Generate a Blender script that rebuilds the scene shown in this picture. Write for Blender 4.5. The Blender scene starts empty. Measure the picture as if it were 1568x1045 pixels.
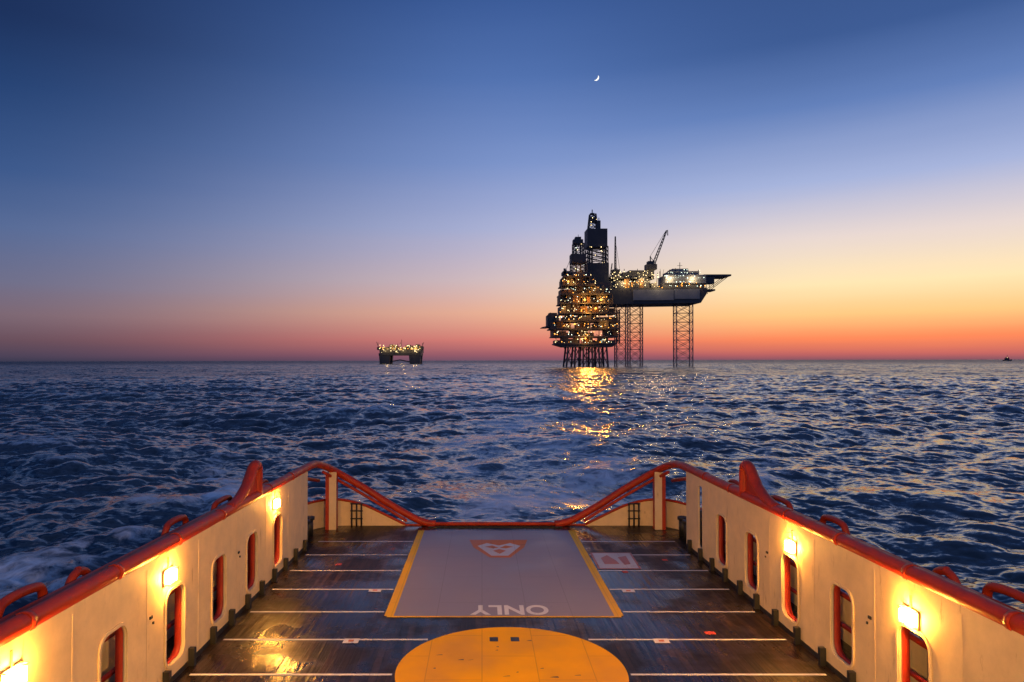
import bpy, bmesh, math, random
import numpy as np
from mathutils import Vector, Matrix, Euler
random.seed(7)
R=random
sc=bpy.context.scene
sc.view_settings.view_transform='Standard'
sc.view_settings.look='None'
sc.view_settings.exposure=0
CAM_H=9.0

def lin(c):
    out=[]
    for v in c:
        v=v/255.0
        out.append(v/12.92 if v<=0.04045 else ((v+0.055)/1.055)**2.4)
    return (out[0],out[1],out[2],1.0)

# ------------------------------------------------------------ materials
def new_mat(name):
    m=bpy.data.materials.new(name); m.use_nodes=True
    nt=m.node_tree
    return m,nt,nt.nodes,nt.links,nt.nodes['Principled BSDF']

def paint(name,col,rough=0.45,var=0.25,scale=3.0,rust=0.0,metal=0.0,bump=0.1,spec=0.5):
    m,nt,N,L,b=new_mat(name)
    b.inputs['Specular IOR Level'].default_value=spec
    tc=N.new('ShaderNodeTexCoord')
    n1=N.new('ShaderNodeTexNoise'); n1.inputs['Scale'].default_value=scale; n1.inputs['Detail'].default_value=8
    n1.inputs['Roughness'].default_value=0.65
    L.new(tc.outputs['Object'],n1.inputs['Vector'])
    mr=N.new('ShaderNodeMapRange'); mr.inputs[1].default_value=0.3; mr.inputs[2].default_value=0.7
    mr.inputs[3].default_value=1-var; mr.inputs[4].default_value=1.0
    L.new(n1.outputs['Fac'],mr.inputs[0])
    mul=N.new('ShaderNodeVectorMath'); mul.operation='SCALE'
    mul.inputs[0].default_value=col[:3]
    L.new(mr.outputs[0],mul.inputs['Scale'])
    last=mul.outputs[0]
    if rust>0:
        mp=N.new('ShaderNodeMapping'); mp.inputs['Scale'].default_value=(3.5,3.5,0.7)
        L.new(tc.outputs['Object'],mp.inputs[0])
        n2=N.new('ShaderNodeTexNoise'); n2.inputs['Scale'].default_value=1.3; n2.inputs['Detail'].default_value=10
        n2.inputs['Roughness'].default_value=0.7
        L.new(mp.outputs[0],n2.inputs['Vector'])
        r2=N.new('ShaderNodeMapRange'); r2.inputs[1].default_value=0.60; r2.inputs[2].default_value=0.76
        r2.inputs[3].default_value=0; r2.inputs[4].default_value=rust
        L.new(n2.outputs['Fac'],r2.inputs[0])
        mx=N.new('ShaderNodeMix'); mx.data_type='RGBA'
        L.new(r2.outputs[0],mx.inputs[0]); L.new(last,mx.inputs[6]); mx.inputs[7].default_value=(0.16,0.06,0.025,1)
        last=mx.outputs[2]
    L.new(last,b.inputs['Base Color'])
    r3=N.new('ShaderNodeMapRange'); r3.inputs[1].default_value=0.3; r3.inputs[2].default_value=0.7
    r3.inputs[3].default_value=rough*0.7; r3.inputs[4].default_value=min(1,rough*1.35)
    L.new(n1.outputs['Fac'],r3.inputs[0]); L.new(r3.outputs[0],b.inputs['Roughness'])
    b.inputs['Metallic'].default_value=metal
    if bump:
        bp=N.new('ShaderNodeBump'); bp.inputs['Strength'].default_value=bump; bp.inputs['Distance'].default_value=0.05
        n4=N.new('ShaderNodeTexNoise'); n4.inputs['Scale'].default_value=1.2; n4.inputs['Detail'].default_value=5
        L.new(tc.outputs['Object'],n4.inputs['Vector'])
        L.new(n4.outputs['Fac'],bp.inputs['Height']); L.new(bp.outputs[0],b.inputs['Normal'])
    return m

def emis(name,col,strength,sample=False):
    m=bpy.data.materials.new(name); m.use_nodes=True
    nt=m.node_tree; nt.nodes.clear()
    e=nt.nodes.new('ShaderNodeEmission'); e.inputs[0].default_value=(*col,1); e.inputs[1].default_value=strength
    o=nt.nodes.new('ShaderNodeOutputMaterial'); nt.links.new(e.outputs[0],o.inputs[0])
    if not sample:
        try: m.cycles.emission_sampling='NONE'
        except Exception: pass
    return m

M_cream=paint('cream_paint',(0.80,0.62,0.37),0.6,0.20,2.0,rust=0.8,bump=0.4,spec=0.35)
M_red=paint('red_paint',(0.46,0.036,0.009),0.48,0.45,3,rust=0.0,bump=0.2,spec=0.35)
M_redin=paint('red_paint_inner',(0.46,0.035,0.012),0.5,0.3,4)  # red of the slot liners, wall ribs and arch posts
M_black=paint('black_steel',(0.02,0.02,0.02),0.5,0.3,5)
M_steel=paint('dark_rig_steel',(0.075,0.08,0.095),0.6,0.5,0.15,bump=0)
M_steel2=paint('rig_hull_grey',(0.20,0.23,0.29),0.6,0.3,0.1,bump=0)
M_leg=paint('leg_steel',(0.40,0.30,0.27),0.6,0.3,0.1,bump=0)
M_yel_steel=paint('rig_ochre_steel',(0.24,0.13,0.05),0.6,0.5,0.12,bump=0)
M_hull=paint('hull_paint',(0.30,0.03,0.02),0.5,0.3,1)
M_glazing=paint('window_glass',(0.02,0.025,0.03),0.1,0.1,1,bump=0)

def deck_mat():
    m,nt,N,L,b=new_mat('wet_timber_deck')
    tc=N.new('ShaderNodeTexCoord')
    mp=N.new('ShaderNodeMapping'); mp.inputs['Rotation'].default_value=(0,0,math.radians(90))
    L.new(tc.outputs['Object'],mp.inputs[0])
    br=N.new('ShaderNodeTexBrick'); br.inputs['Scale'].default_value=1.0
    br.inputs['Brick Width'].default_value=4.2; br.inputs['Row Height'].default_value=0.20
    br.inputs['Mortar Size'].default_value=0.012; br.inputs['Color1'].default_value=(0.014,0.009,0.006,1)
    br.inputs['Color2'].default_value=(0.048,0.027,0.017,1); br.inputs['Mortar'].default_value=(0.004,0.003,0.003,1)
    L.new(mp.outputs[0],br.inputs['Vector'])
    mp2=N.new('ShaderNodeMapping'); mp2.inputs['Scale'].default_value=(7,0.5,1)
    L.new(tc.outputs['Object'],mp2.inputs[0])
    n=N.new('ShaderNodeTexNoise'); n.inputs['Scale'].default_value=1; n.inputs['Detail'].default_value=8
    L.new(mp2.outputs[0],n.inputs['Vector'])
    mr=N.new('ShaderNodeMapRange'); mr.inputs[1].default_value=0.3; mr.inputs[2].default_value=0.7
    mr.inputs[3].default_value=0.4; mr.inputs[4].default_value=1.4
    L.new(n.outputs['Fac'],mr.inputs[0])
    n5=N.new('ShaderNodeTexNoise'); n5.inputs['Scale'].default_value=0.9; n5.inputs['Detail'].default_value=9; n5.inputs['Roughness'].default_value=0.7
    L.new(tc.outputs['Object'],n5.inputs['Vector'])
    mr5=N.new('ShaderNodeMapRange'); mr5.inputs[1].default_value=0.35; mr5.inputs[2].default_value=0.65; mr5.inputs[3].default_value=0.45; mr5.inputs[4].default_value=1.25
    L.new(n5.outputs['Fac'],mr5.inputs[0])
    mm=N.new('ShaderNodeMath'); mm.operation='MULTIPLY'; L.new(mr.outputs[0],mm.inputs[0]); L.new(mr5.outputs[0],mm.inputs[1])
    mul=N.new('ShaderNodeVectorMath'); mul.operation='SCALE'
    L.new(br.outputs['Color'],mul.inputs[0]); L.new(mm.outputs[0],mul.inputs['Scale'])
    L.new(mul.outputs[0],b.inputs['Base Color'])
    n2=N.new('ShaderNodeTexNoise'); n2.inputs['Scale'].default_value=0.33; n2.inputs['Detail'].default_value=7; n2.inputs['Roughness'].default_value=0.6
    L.new(tc.outputs['Object'],n2.inputs['Vector'])
    r=N.new('ShaderNodeMapRange'); r.inputs[1].default_value=0.42; r.inputs[2].default_value=0.56
    r.inputs[3].default_value=0.13; r.inputs[4].default_value=0.42
    L.new(n2.outputs['Fac'],r.inputs[0]); L.new(r.outputs[0],b.inputs['Roughness'])
    rs=N.new('ShaderNodeMapRange'); rs.inputs[1].default_value=0.42; rs.inputs[2].default_value=0.56
    rs.inputs[3].default_value=0.5; rs.inputs[4].default_value=0.18
    L.new(n2.outputs['Fac'],rs.inputs[0]); L.new(rs.outputs[0],b.inputs['Specular IOR Level'])
    add=N.new('ShaderNodeMath'); add.operation='MULTIPLY_ADD'
    L.new(br.outputs['Fac'],add.inputs[0]); add.inputs[1].default_value=-0.8
    L.new(n.outputs['Fac'],add.inputs[2])
    bp=N.new('ShaderNodeBump'); bp.inputs['Strength'].default_value=1.0; bp.inputs['Distance'].default_value=0.03
    L.new(add.outputs[0],bp.inputs['Height']); L.new(bp.outputs[0],b.inputs['Normal'])
    return m
M_deck=deck_mat()

def deckpaint(name,col,wear=0.5,thr=0.60,rough=0.4,spec=0.5):
    m,nt,N,L,b=new_mat(name)
    b.inputs['Specular IOR Level'].default_value=spec
    tc=N.new('ShaderNodeTexCoord')
    n=N.new('ShaderNodeTexNoise'); n.inputs['Scale'].default_value=1.6; n.inputs['Detail'].default_value=12; n.inputs['Roughness'].default_value=0.72
    L.new(tc.outputs['Object'],n.inputs['Vector'])
    r=N.new('ShaderNodeMapRange'); r.inputs[1].default_value=thr; r.inputs[2].default_value=thr+0.06
    r.inputs[3].default_value=0; r.inputs[4].default_value=wear
    L.new(n.outputs['Fac'],r.inputs[0])
    n2=N.new('ShaderNodeTexNoise'); n2.inputs['Scale'].default_value=0.5; n2.inputs['Detail'].default_value=5
    L.new(tc.outputs['Object'],n2.inputs['Vector'])
    r2=N.new('ShaderNodeMapRange'); r2.inputs[1].default_value=0.3; r2.inputs[2].default_value=0.7; r2.inputs[3].default_value=0.76; r2.inputs[4].default_value=1.06
    L.new(n2.outputs['Fac'],r2.inputs[0])
    mp=N.new('ShaderNodeMapping'); mp.inputs['Rotation'].default_value=(0,0,math.radians(90))
    L.new(tc.outputs['Object'],mp.inputs[0])
    br=N.new('ShaderNodeTexBrick'); br.inputs['Scale'].default_value=1
    br.inputs['Brick Width'].default_value=2.6; br.inputs['Row Height'].default_value=1.3; br.inputs['Mortar Size'].default_value=0.012
    L.new(mp.outputs[0],br.inputs['Vector'])
    sc_=N.new('ShaderNodeVectorMath'); sc_.operation='SCALE'; sc_.inputs[0].default_value=col[:3]
    L.new(r2.outputs[0],sc_.inputs['Scale'])
    mx=N.new('ShaderNodeMix'); mx.data_type='RGBA'
    L.new(r.outputs[0],mx.inputs[0]); L.new(sc_.outputs[0],mx.inputs[6]); mx.inputs[7].default_value=(0.05,0.035,0.025,1)
    mm=N.new('ShaderNodeMath'); mm.operation='MULTIPLY'; mm.inputs[1].default_value=0.25
    L.new(br.outputs['Fac'],mm.inputs[0])
    mx2=N.new('ShaderNodeMix'); mx2.data_type='RGBA'
    L.new(mm.outputs[0],mx2.inputs[0]); L.new(mx.outputs[2],mx2.inputs[6]); mx2.inputs[7].default_value=(0.05,0.04,0.03,1)
    L.new(mx2.outputs[2],b.inputs['Base Color'])
    r3=N.new('ShaderNodeMapRange'); r3.inputs[1].default_value=0.35; r3.inputs[2].default_value=0.65; r3.inputs[3].default_value=rough*0.75; r3.inputs[4].default_value=rough*1.25
    L.new(n2.outputs['Fac'],r3.inputs[0]); L.new(r3.outputs[0],b.inputs['Roughness'])
    bp=N.new('ShaderNodeBump'); bp.inputs['Strength'].default_value=0.2; bp.inputs['Distance'].default_value=0.01
    L.new(n.outputs['Fac'],bp.inputs['Height']); L.new(bp.outputs[0],b.inputs['Normal'])
    return m
M_grey=deckpaint('grey_deck_paint',(0.30,0.265,0.30),0.35,0.64,0.5,0.4)
M_white=deckpaint('white_deck_paint',(0.80,0.78,0.74),0.45,0.64,0.6)
M_offwhite=deckpaint('faded_white_paint',(0.60,0.58,0.58),0.5,0.60,0.6)
M_yellow=deckpaint('yellow_deck_paint',(0.90,0.48,0.01),0.4,0.66,0.6,0.3)
M_circle=deckpaint('yellow_circle_paint',(0.95,0.43,0.005),0.55,0.64,0.7,0.2)
M_orange=deckpaint('orange_deck_paint',(0.62,0.17,0.04),0.5,0.60,0.6)
M_redpaint=deckpaint('red_deck_paint',(0.55,0.07,0.04),0.5,0.6,0.6)
M_faded=deckpaint('faded_red_paint',(0.50,0.20,0.17),0.5,0.55,0.6)

# ------------------------------------------------------------ mesh helpers
class MB:
    def __init__(s): s.v=[]; s.f=[]
    def box(s,x0,x1,y0,y1,z0,z1):
        n=len(s.v)
        s.v+= [(x0,y0,z0),(x1,y0,z0),(x1,y1,z0),(x0,y1,z0),(x0,y0,z1),(x1,y0,z1),(x1,y1,z1),(x0,y1,z1)]
        s.f+= [(n,n+3,n+2,n+1),(n+4,n+5,n+6,n+7),(n,n+1,n+5,n+4),(n+1,n+2,n+6,n+5),(n+2,n+3,n+7,n+6),(n+3,n,n+4,n+7)]
    def tube(s,pts,r,k=8,cap=True):
        pts=[Vector(p) for p in pts]
        n0=len(s.v); up=None
        for i,p in enumerate(pts):
            if i==0: t=pts[1]-pts[0]
            elif i==len(pts)-1: t=pts[-1]-pts[-2]
            else: t=(pts[i+1]-pts[i]).normalized()+(pts[i]-pts[i-1]).normalized()
            t.normalize()
            if up is None:
                a=Vector((0,0,1)) if abs(t.z)<0.9 else Vector((1,0,0))
            else: a=up
            u=(a-t*a.dot(t)).normalized(); w=t.cross(u); up=u
            rr=r[i] if isinstance(r,(list,tuple)) else r
            for j in range(k):
                an=2*math.pi*j/k
                s.v.append(tuple(p+u*math.cos(an)*rr+w*math.sin(an)*rr))
        for i in range(len(pts)-1):
            for j in range(k):
                a=n0+i*k+j; b=n0+i*k+(j+1)%k
                s.f.append((a,b,b+k,a+k))
        if cap:
            s.f.append(tuple(n0+j for j in range(k))[::-1]); e=n0+(len(pts)-1)*k
            s.f.append(tuple(e+j for j in range(k)))
    def prism(s,poly,axis,d0,d1):
        n=len(s.v); k=len(poly)
        for d in (d0,d1):
            for (a,b) in poly:
                s.v.append({'y':(a,d,b),'z':(a,b,d),'x':(d,a,b)}[axis])
        s.f.append(tuple(range(n,n+k))); s.f.append(tuple(range(n+2*k-1,n+k-1,-1)))
        for i in range(k):
            j=(i+1)%k; s.f.append((n+i,n+j,n+k+j,n+k+i))
    def poly(s,pts,z):
        n=len(s.v)
        for p in pts: s.v.append((p[0],p[1],z))
        s.f.append(tuple(range(n,n+len(pts))))
    def make(s,name,mat,parent=None,smooth=False,bevel=0):
        me=bpy.data.meshes.new(name); me.from_pydata(s.v,[],s.f)
        bm=bmesh.new(); bm.from_mesh(me); bmesh.ops.recalc_face_normals(bm,faces=bm.faces); bm.to_mesh(me); bm.free()
        me.materials.append(mat)
        if smooth:
            for p in me.polygons: p.use_smooth = len(p.vertices)==4
        o=bpy.data.objects.new(name,me); sc.collection.objects.link(o)
        if bevel:
            md=o.modifiers.new('bevel','BEVEL'); md.width=bevel; md.segments=2; md.limit_method='ANGLE'
        if parent: o.parent=parent
        return o
def empty(name,loc=(0,0,0)):
    e=bpy.data.objects.new(name,None); e.location=loc; sc.collection.objects.link(e); return e
def catmull(pts,n=6):
    P=[Vector(p) for p in pts]; P=[2*P[0]-P[1]]+P+[2*P[-1]-P[-2]]; out=[]
    for i in range(1,len(P)-2):
        for k in range(n):
            t=k/n; a,b,c,d=P[i-1],P[i],P[i+1],P[i+2]
            out.append(0.5*((2*b)+(c-a)*t+(2*a-5*b+4*c-d)*t*t+(3*b-a-3*c+d)*t**3))
    out.append(P[-2]); return out

# ------------------------------------------------------------ camera
cam=bpy.data.cameras.new('camera'); co=bpy.data.objects.new('camera',cam); sc.collection.objects.link(co)
ROLL=math.radians(0.12)
co.matrix_world=Matrix.Translation((0,0,CAM_H)) @ Matrix.Rotation(ROLL,4,'Y') @ Matrix.Rotation(math.radians(90),4,'X')
cam.sensor_width=36; cam.lens=24; cam.shift_x=0.0293; cam.shift_y=0.0188
cam.clip_end=60000; cam.clip_start=0.1
sc.camera=co

# ------------------------------------------------------------ vessel frame
vessel=empty('supply_vessel')
PITCH=-math.atan(17.5/1045)
SHIP=Matrix.Translation((0,0,CAM_H)) @ Matrix.Rotation(ROLL,4,'Y') @ Matrix.Rotation(PITCH,4,'X') @ Matrix.Translation((0,0,-7.0))
vessel.matrix_world=SHIP
XL,XR,XC=-7.0,8.2,0.6
Y0=4.0; YW=27.5; YS=31.25

mb=MB()
OW=9.1
hull=[(XC-OW,-26),(XC+OW,-26),(XC+OW,29.8),(XC+OW-1.5,YS+0.1),(XC-OW+1.5,YS+0.1),(XC-OW,29.8)]
mb.prism(hull,'z',-5.0,-0.25); mb.make('hull',M_hull,vessel)
mb=MB()
mb.prism([(x*1.0,y) for x,y in hull],'z',-0.246,0.0); mb.make('deck',M_deck,vessel)
mb=MB(); mb.box(XC-7.5,XC+7.5,-22,-9,0.0,9.0); mb.box(XC-6,XC+6,-20,-10,9.0,12.5); mb.box(XC-6.6,XC+6.6,-20.6,-9.3,12.5,12.8)
mb.make('bridge_superstructure',M_cream,vessel)
mb=MB(); 
for i in range(8): mb.box(XC-5.6+i*1.42,XC-4.4+i*1.42,-9.996,-9.95,10.4,11.9)
mb.make('bridge_windows',M_glazing,vessel)

mb=MB()
lw=0.045
for k in range(11):
    y=28.25-2.06*k
    if y<5: break
    if y>19.75:
        mb.poly([(XL+0.25,y-lw),(-2.85,y-lw),(-2.85,y+lw),(XL+0.25,y+lw)],0.006)
        mb.poly([(4.1,y-lw),(XR-0.25,y-lw),(XR-0.25,y+lw),(4.1,y+lw)],0.006)
    else:
        dy=abs(y-16.15); hw=math.sqrt(max(0,2.75**2-dy**2))
        if dy<2.75: 
            mb.poly([(XL+0.25,y-lw),(0.68-hw-0.02,y-lw),(0.68-hw-0.02,y+lw),(XL+0.25,y+lw)],0.006)
            mb.poly([(0.68+hw+0.02,y-lw),(XR-0.25,y-lw),(XR-0.25,y+lw),(0.68+hw+0.02,y+lw)],0.006)
        else: mb.poly([(XL+0.25,y-lw),(XR-0.25,y-lw),(XR-0.25,y+lw),(XL+0.25,y+lw)],0.006)
mb.make('deck_lines',M_white,vessel)
mb=MB(); mb.poly([(-2.67,19.66),(3.93,19.66),(3.93,30.2),(-2.67,30.2)],0.006); mb.make('landing_panel',M_grey,vessel)
mb=MB()
mb.poly([(-2.72,19.55),(3.98,19.55),(3.98,19.66),(-2.72,19.66)],0.0105)
mb.poly([(-2.80,19.66),(-2.53,19.66),(-2.53,30.2),(-2.80,30.2)],0.0105)
mb.poly([(3.79,19.66),(4.06,19.66),(4.06,30.2),(3.79,30.2)],0.0105)
mb.make('landing_panel_border',M_yellow,vessel)
mb=MB(); mb.poly([(0.68+2.70*math.cos(a*math.pi/48),16.1+2.70*math.sin(a*math.pi/48)) for a in range(96)],0.012)
mb.make('winching_circle',M_circle,vessel)
mb=MB()
for x in (0.31,0.86):
    mb.poly([(x-0.11,17.8),(x+0.11,17.8),(x+0.11,18.08),(x-0.11,18.08)],0.018)
for _ in range(16):
    x=R.uniform(-1.3,2.6); y=R.uniform(14.8,18.0); w=R.uniform(0.05,0.22)
    mb.poly([(x,y),(x+w,y+R.uniform(-.03,.05)),(x+w*0.9,y+0.05),(x+w*0.4,y+0.03)],0.0165)
mb.make('circle_sockets',M_black,vessel)
mb=MB(); mc=MB()
for (x,y) in [(-3.42,21.95),(-3.40,17.85),(4.67,21.9),(4.66,17.85)]:
    mb.poly([(x-0.2,y-0.15),(x+0.2,y-0.15),(x+0.2,y+0.15),(x-0.2,y+0.15)],0.011)
    mc.poly([(x-0.07,y-0.06),(x+0.07,y-0.06),(x+0.07,y+0.06),(x-0.07,y+0.06)],0.016)
mb.make('socket_plates',M_white,vessel); mc.make('socket_pins',M_orange,vessel)
mb=MB()
for (x,y,w,d) in [(6.1,18.4,0.14,0.1),(5.0,24.0,0.1,0.12),(-5.2,24.9,0.1,0.12),(6.8,25.5,0.1,0.1)]:
    mb.poly([(x-w,y-d),(x+w,y-d),(x+w,y+d),(x-w,y+d)],0.007)
mb.make('deck_patches',M_redpaint,vessel)
mb=MB(); mb.poly([(4.12,24.3),(5.65,24.3),(5.75,26.5),(4.16,26.5)],0.012); mb.make('placard_base',M_faded,vessel)
mb=MB()
mb.poly([(4.2,24.4),(5.58,24.4),(5.67,26.4),(4.24,26.4)],0.0165); mb.make('placard_field',M_offwhite,vessel)
mb=MB()
mb.poly([(4.45,24.9),(5.0,24.9),(4.95,25.4),(4.75,26.1),(4.45,25.7)],0.021)
mb.poly([(5.15,24.8),(5.4,24.9),(5.45,26.0),(5.1,25.8)],0.021)
mb.make('placard_marking',M_faded,vessel)
mb=MB(); mb.poly([(-.52,28.5),(1.88,28.5),(1.68,27.3),(1.06,25.8),(0.30,25.8),(-.34,27.3)],0.011); mb.make('emblem_shield',M_orange,vessel)
mb=MB()
mb.poly([(-0.18,27.5),(0.2,27.95),(0.68,27.55),(1.14,27.95),(1.54,27.5),(1.0,26.05),(0.36,26.05)],0.0155); mb.make('emblem_field',M_offwhite,vessel)
mb=MB()
mb.poly([(0.10,27.35),(0.42,27.55),(0.66,27.2),(0.42,27.1)],0.020)
mb.poly([(0.70,27.2),(0.94,27.55),(1.26,27.35),(0.94,27.1)],0.020)
mb.poly([(0.42,26.75),(0.68,27.0),(0.94,26.75),(0.68,26.3)],0.020)
mb.make('emblem_figure',M_orange,vessel)
tcu=bpy.data.curves.new('t','FONT'); tcu.body='ONLY'; tcu.align_x='CENTER'; tcu.align_y='CENTER'; tcu.size=1; tcu.offset=0.03
to=bpy.data.objects.new('t',tcu); sc.collection.objects.link(to)
bpy.context.view_layer.update()
me=bpy.data.meshes.new_from_object(to.evaluated_get(bpy.context.evaluated_depsgraph_get()))
bpy.data.objects.remove(to)
xs=[v.co.x for v in me.vertices]; ys=[v.co.y for v in me.vertices]
sx=2.3/(max(xs)-min(xs)); sy=0.82/(max(ys)-min(ys)); cx=(max(xs)+min(xs))/2; cy=(max(ys)+min(ys))/2
for v in me.vertices:
    v.co=Vector((-(v.co.x-cx)*sx+0.80,-(v.co.y-cy)*sy+20.15,0.0125))
me.materials.clear(); me.materials.append(M_white); o=bpy.data.objects.new('lettering_only',me); sc.collection.objects.link(o); o.parent=vessel

# ---- walls with slots
def rrect(cx,cy,w,h,r,n=5):
    pts=[]
    for (sx,sy,a0) in ((1,1,0),(-1,1,90),(-1,-1,180),(1,-1,270)):
        for i in range(n+1):
            a=math.radians(a0+90*i/n)
            pts.append((cx+sx*(w/2-r)+r*math.cos(a),cy+sy*(h/2-r)+r*math.sin(a)))
    return pts
def flat_extrude(name,loops,xa,xb,mat,parent):
    cu=bpy.data.curves.new(name,'CURVE'); cu.dimensions='2D'; cu.fill_mode='BOTH'; cu.extrude=abs(xb-xa)/2
    for lp in loops:
        s=cu.splines.new('POLY'); s.points.add(len(lp)-1)
        for i,p in enumerate(lp): s.points[i].co=(p[0],p[1],0,1)
        s.use_cyclic_u=True
    o=bpy.data.objects.new(name,cu); sc.collection.objects.link(o); bpy.context.view_layer.update()
    me=bpy.data.meshes.new_from_object(o.evaluated_get(bpy.context.evaluated_depsgraph_get()))
    bpy.data.objects.remove(o)
    xm=(xa+xb)/2
    for v in me.vertices: v.co=Vector((xm+v.co.z,v.co.x,v.co.y))
    bm=bmesh.new(); bm.from_mesh(me); bmesh.ops.remove_doubles(bm,verts=bm.verts,dist=1e-5); bmesh.ops.recalc_face_normals(bm,faces=bm.faces); bm.to_mesh(me); bm.free()
    me.materials.clear(); me.materials.append(mat)
    for p in me.polygons: p.material_index=0
    ob=bpy.data.objects.new(name,me); sc.collection.objects.link(ob); ob.parent=parent
    return ob
slots=[23.45-2.6*k for k in range(8)]
slots=[y for y in slots if y>4.8]
SW,SH,SC=0.94,1.66,1.25
for side,X in ((-1,XL),(1,XR)):
    loops=[[(Y0-8,0.12),(YW,0.12),(YW,3.0),(Y0-8,3.0)]]
    for y in slots: loops.append(rrect(y,SC,SW,SH,0.26))
    if side>0: loops.append(rrect(25.75,1.55,0.42,2.3,0.1))
    flat_extrude('cargo_rail_wall',loops,X,X+side*0.06,M_cream,vessel)
    for y in slots:
        flat_extrude('slot_liner',[rrect(y,SC,SW+0.24,SH+0.24,0.36),rrect(y,SC,SW+0.02,SH+0.02,0.27)],X+side*0.063,X+side*0.22,M_redin,vessel)
        flat_extrude('slot_lip',[rrect(y,SC,SW+0.12,SH+0.12,0.31),rrect(y,SC,SW,SH,0.26)],X-side*0.035,X-side*0.002,M_cream,vessel)
    mb=MB()
    for k in range(14):
        y=24.75-1.3*k*2
        if y>Y0-6: 
            xa,xb=sorted((X+side*0.07,X+side*0.55)); mb.box(xa,xb,y-0.04,y+0.04,0.0,2.95)
            mb.tube([(X+side*0.62,y-0.95,0.0),(X+side*0.62,y-0.95,2.9)],0.08,8)
            mb.tube([(X+side*0.62,y-0.95,1.2),(X+side*1.2,y-0.95,0.7)],0.05,6)
    xa,xb=sorted((X+side*0.065,X+side*0.6)); mb.box(xa,xb,Y0-8,YW,2.86,2.98)
    mb.tube([(X+side*0.7,Y0-8,0.75),(X+side*0.7,YW,0.75)],0.06,6)
    mb.make('wall_ribs',M_redin,vessel)
    mb=MB()
    for k in range(12):
        y=24.75-2.6*k
        xa,xb=sorted((X-side*0.006,X-side*0.001)); mb.box(xa,xb,y-0.02,y+0.02,0.14,2.85)
    mb.make('wall_seams',M_cream,vessel)
    mb=MB()
    xa,xb=sorted((X-side*0.02,X+side*0.12)); mb.box(xa,xb,Y0-8,YW+0.02,0.001,0.118)
    for k in range(20):
        y=26.8-1.3*k
        if y<Y0: break
        xa,xb=sorted((X-side*0.16,X-side*0.02)); mb.box(xa,xb,y-0.06,y+0.06,0.001,0.42)
    for k in range(8):
        y=22.3-2.6*k
        if k%2==1:
            xa,xb=sorted((X-side*0.03,X-side*0.001)); mb.box(xa,xb,y-0.05,y+0.05,1.78,1.84); mb.box(xa,xb,y+0.08,y+0.12,1.64,1.69)
    mb.make('wall_foot_brackets',M_black,vessel)
    def mx(x): return XC+side*abs(x-XC)
    pts=[(X+side*0.12,Y0-8,3.10),(X+side*0.12,12,3.10),(X+side*0.12,20,3.10),(X+side*0.12,26.5,3.10),(X+side*0.08,28.3,3.12),(X+side*0.03,29.3,3.03),
         (mx(-6.8),30.2,2.77),(mx(-6.35),30.8,2.38),(mx(-5.3),31.0,1.72),(mx(-4.1),31.05,0.95),(mx(-3.0),31.1,0.32),(mx(-2.4),31.12,0.12),(XC+side*2.7,31.12,0.1)]
    mb=MB(); mb.tube(catmull(pts,6),0.16,12)
    pts2=[(mx(-6.95),29.9,2.62),(mx(-6.45),30.75,2.12),(mx(-5.5),31.0,1.52),(mx(-4.3),31.0,0.80),(mx(-3.4),31.0,0.25)]
    mb.tube(catmull(pts2,6),0.07,8)
    hx=X+side*0.12
    mb.tube(catmull([(hx,19.3,3.12),(hx,20.1,3.30),(hx,20.8,3.62),(hx,21.25,3.98),(hx,21.55,4.05),(hx,21.68,3.85),(hx,21.68,3.1)],5),[0.15]*10+[0.17]*21,12)
    for yy in (25.4,22.8,18.6,15.9,13.3,10.7,8.1):
        mb.tube([(hx,yy-0.06,3.10),(hx,yy+0.06,3.10)],0.175,12)
    mb.make('top_rail',M_red,vessel,smooth=True)
    mb=MB()
    mb.prism([(19.5,3.1),(20.1,3.26),(20.8,3.58),(21.25,3.9),(21.6,3.98),(21.65,3.1)],'x',hx-0.04,hx+0.04)
    xa,xb=sorted((X+side*0.2,X+side*0.75)); mb.box(xa,xb,Y0-8,24.5,2.985,3.03)
    mb.make('rail_coping',M_red,vessel)
    mb=MB()
    for (ya,yb,hh,xo) in [(24.2,25.4,3.0,0.95),(20.3,21.9,3.05,1.0),(22.6,23.4,2.95,1.0),(17.2,18.6,3.12,1.0),(13.2,14.0,3.05,1.0),(11.2,12.6,3.15,1.0),(8.2,9.6,3.12,1.0)]:
        x=X+side*xo; x2=X+side*0.6
        mb.tube(catmull([(x2,ya-0.15,2.2),(x,ya,2.5),(x,ya+0.15,hh-0.12),(x,ya+0.4,hh),(x,yb-0.4,hh),(x,yb-0.12,hh-0.12),(x,yb,2.5),(x2,yb+0.15,2.2)],5),0.085,8)
    x=X+side*0.9
    mb.tube([(x,Y0-8,2.82),(x,26,2.78),(X+side*0.7,28.5,2.6),(X+side*0.2,30.2,2.2)],0.08,8)
    mb.tube([(x,Y0-8,2.2),(x,26,2.2)],0.06,8)
    mb.make('outboard_pipework',M_red,vessel,smooth=True)
    mb=MB()
    xa,xb=sorted((X+side*1.2,X+side*1.27)); mb.box(xa,xb,-20,29.6,0,1.15)
    top=catmull([(mx(-7.9),29.7,1.2),(mx(-7.2),30.8,1.22),(mx(-6.4),31.15,1.18),(mx(-5.4),31.17,0.95),(mx(-4.5),31.17,0.55),(mx(-3.5),31.17,0.06)],6)
    n=len(mb.v)
    for p in top: mb.v.append((p.x,p.y,0.0)); mb.v.append((p.x,p.y,p.z))
    for i in range(len(top)-1):
        a=n+2*i; mb.f.append((a,a+2,a+3,a+1))
    mb.make('stern_bulwark_panel',M_cream,vessel)
    mb=MB(); mb.tube(top,0.06,8); mb.tube([(X+side*1.23,-20,1.18),(X+side*1.23,28,1.18),top[0]],0.07,8); mb.make('bulwark_cap',M_red,vessel,smooth=True)
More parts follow.
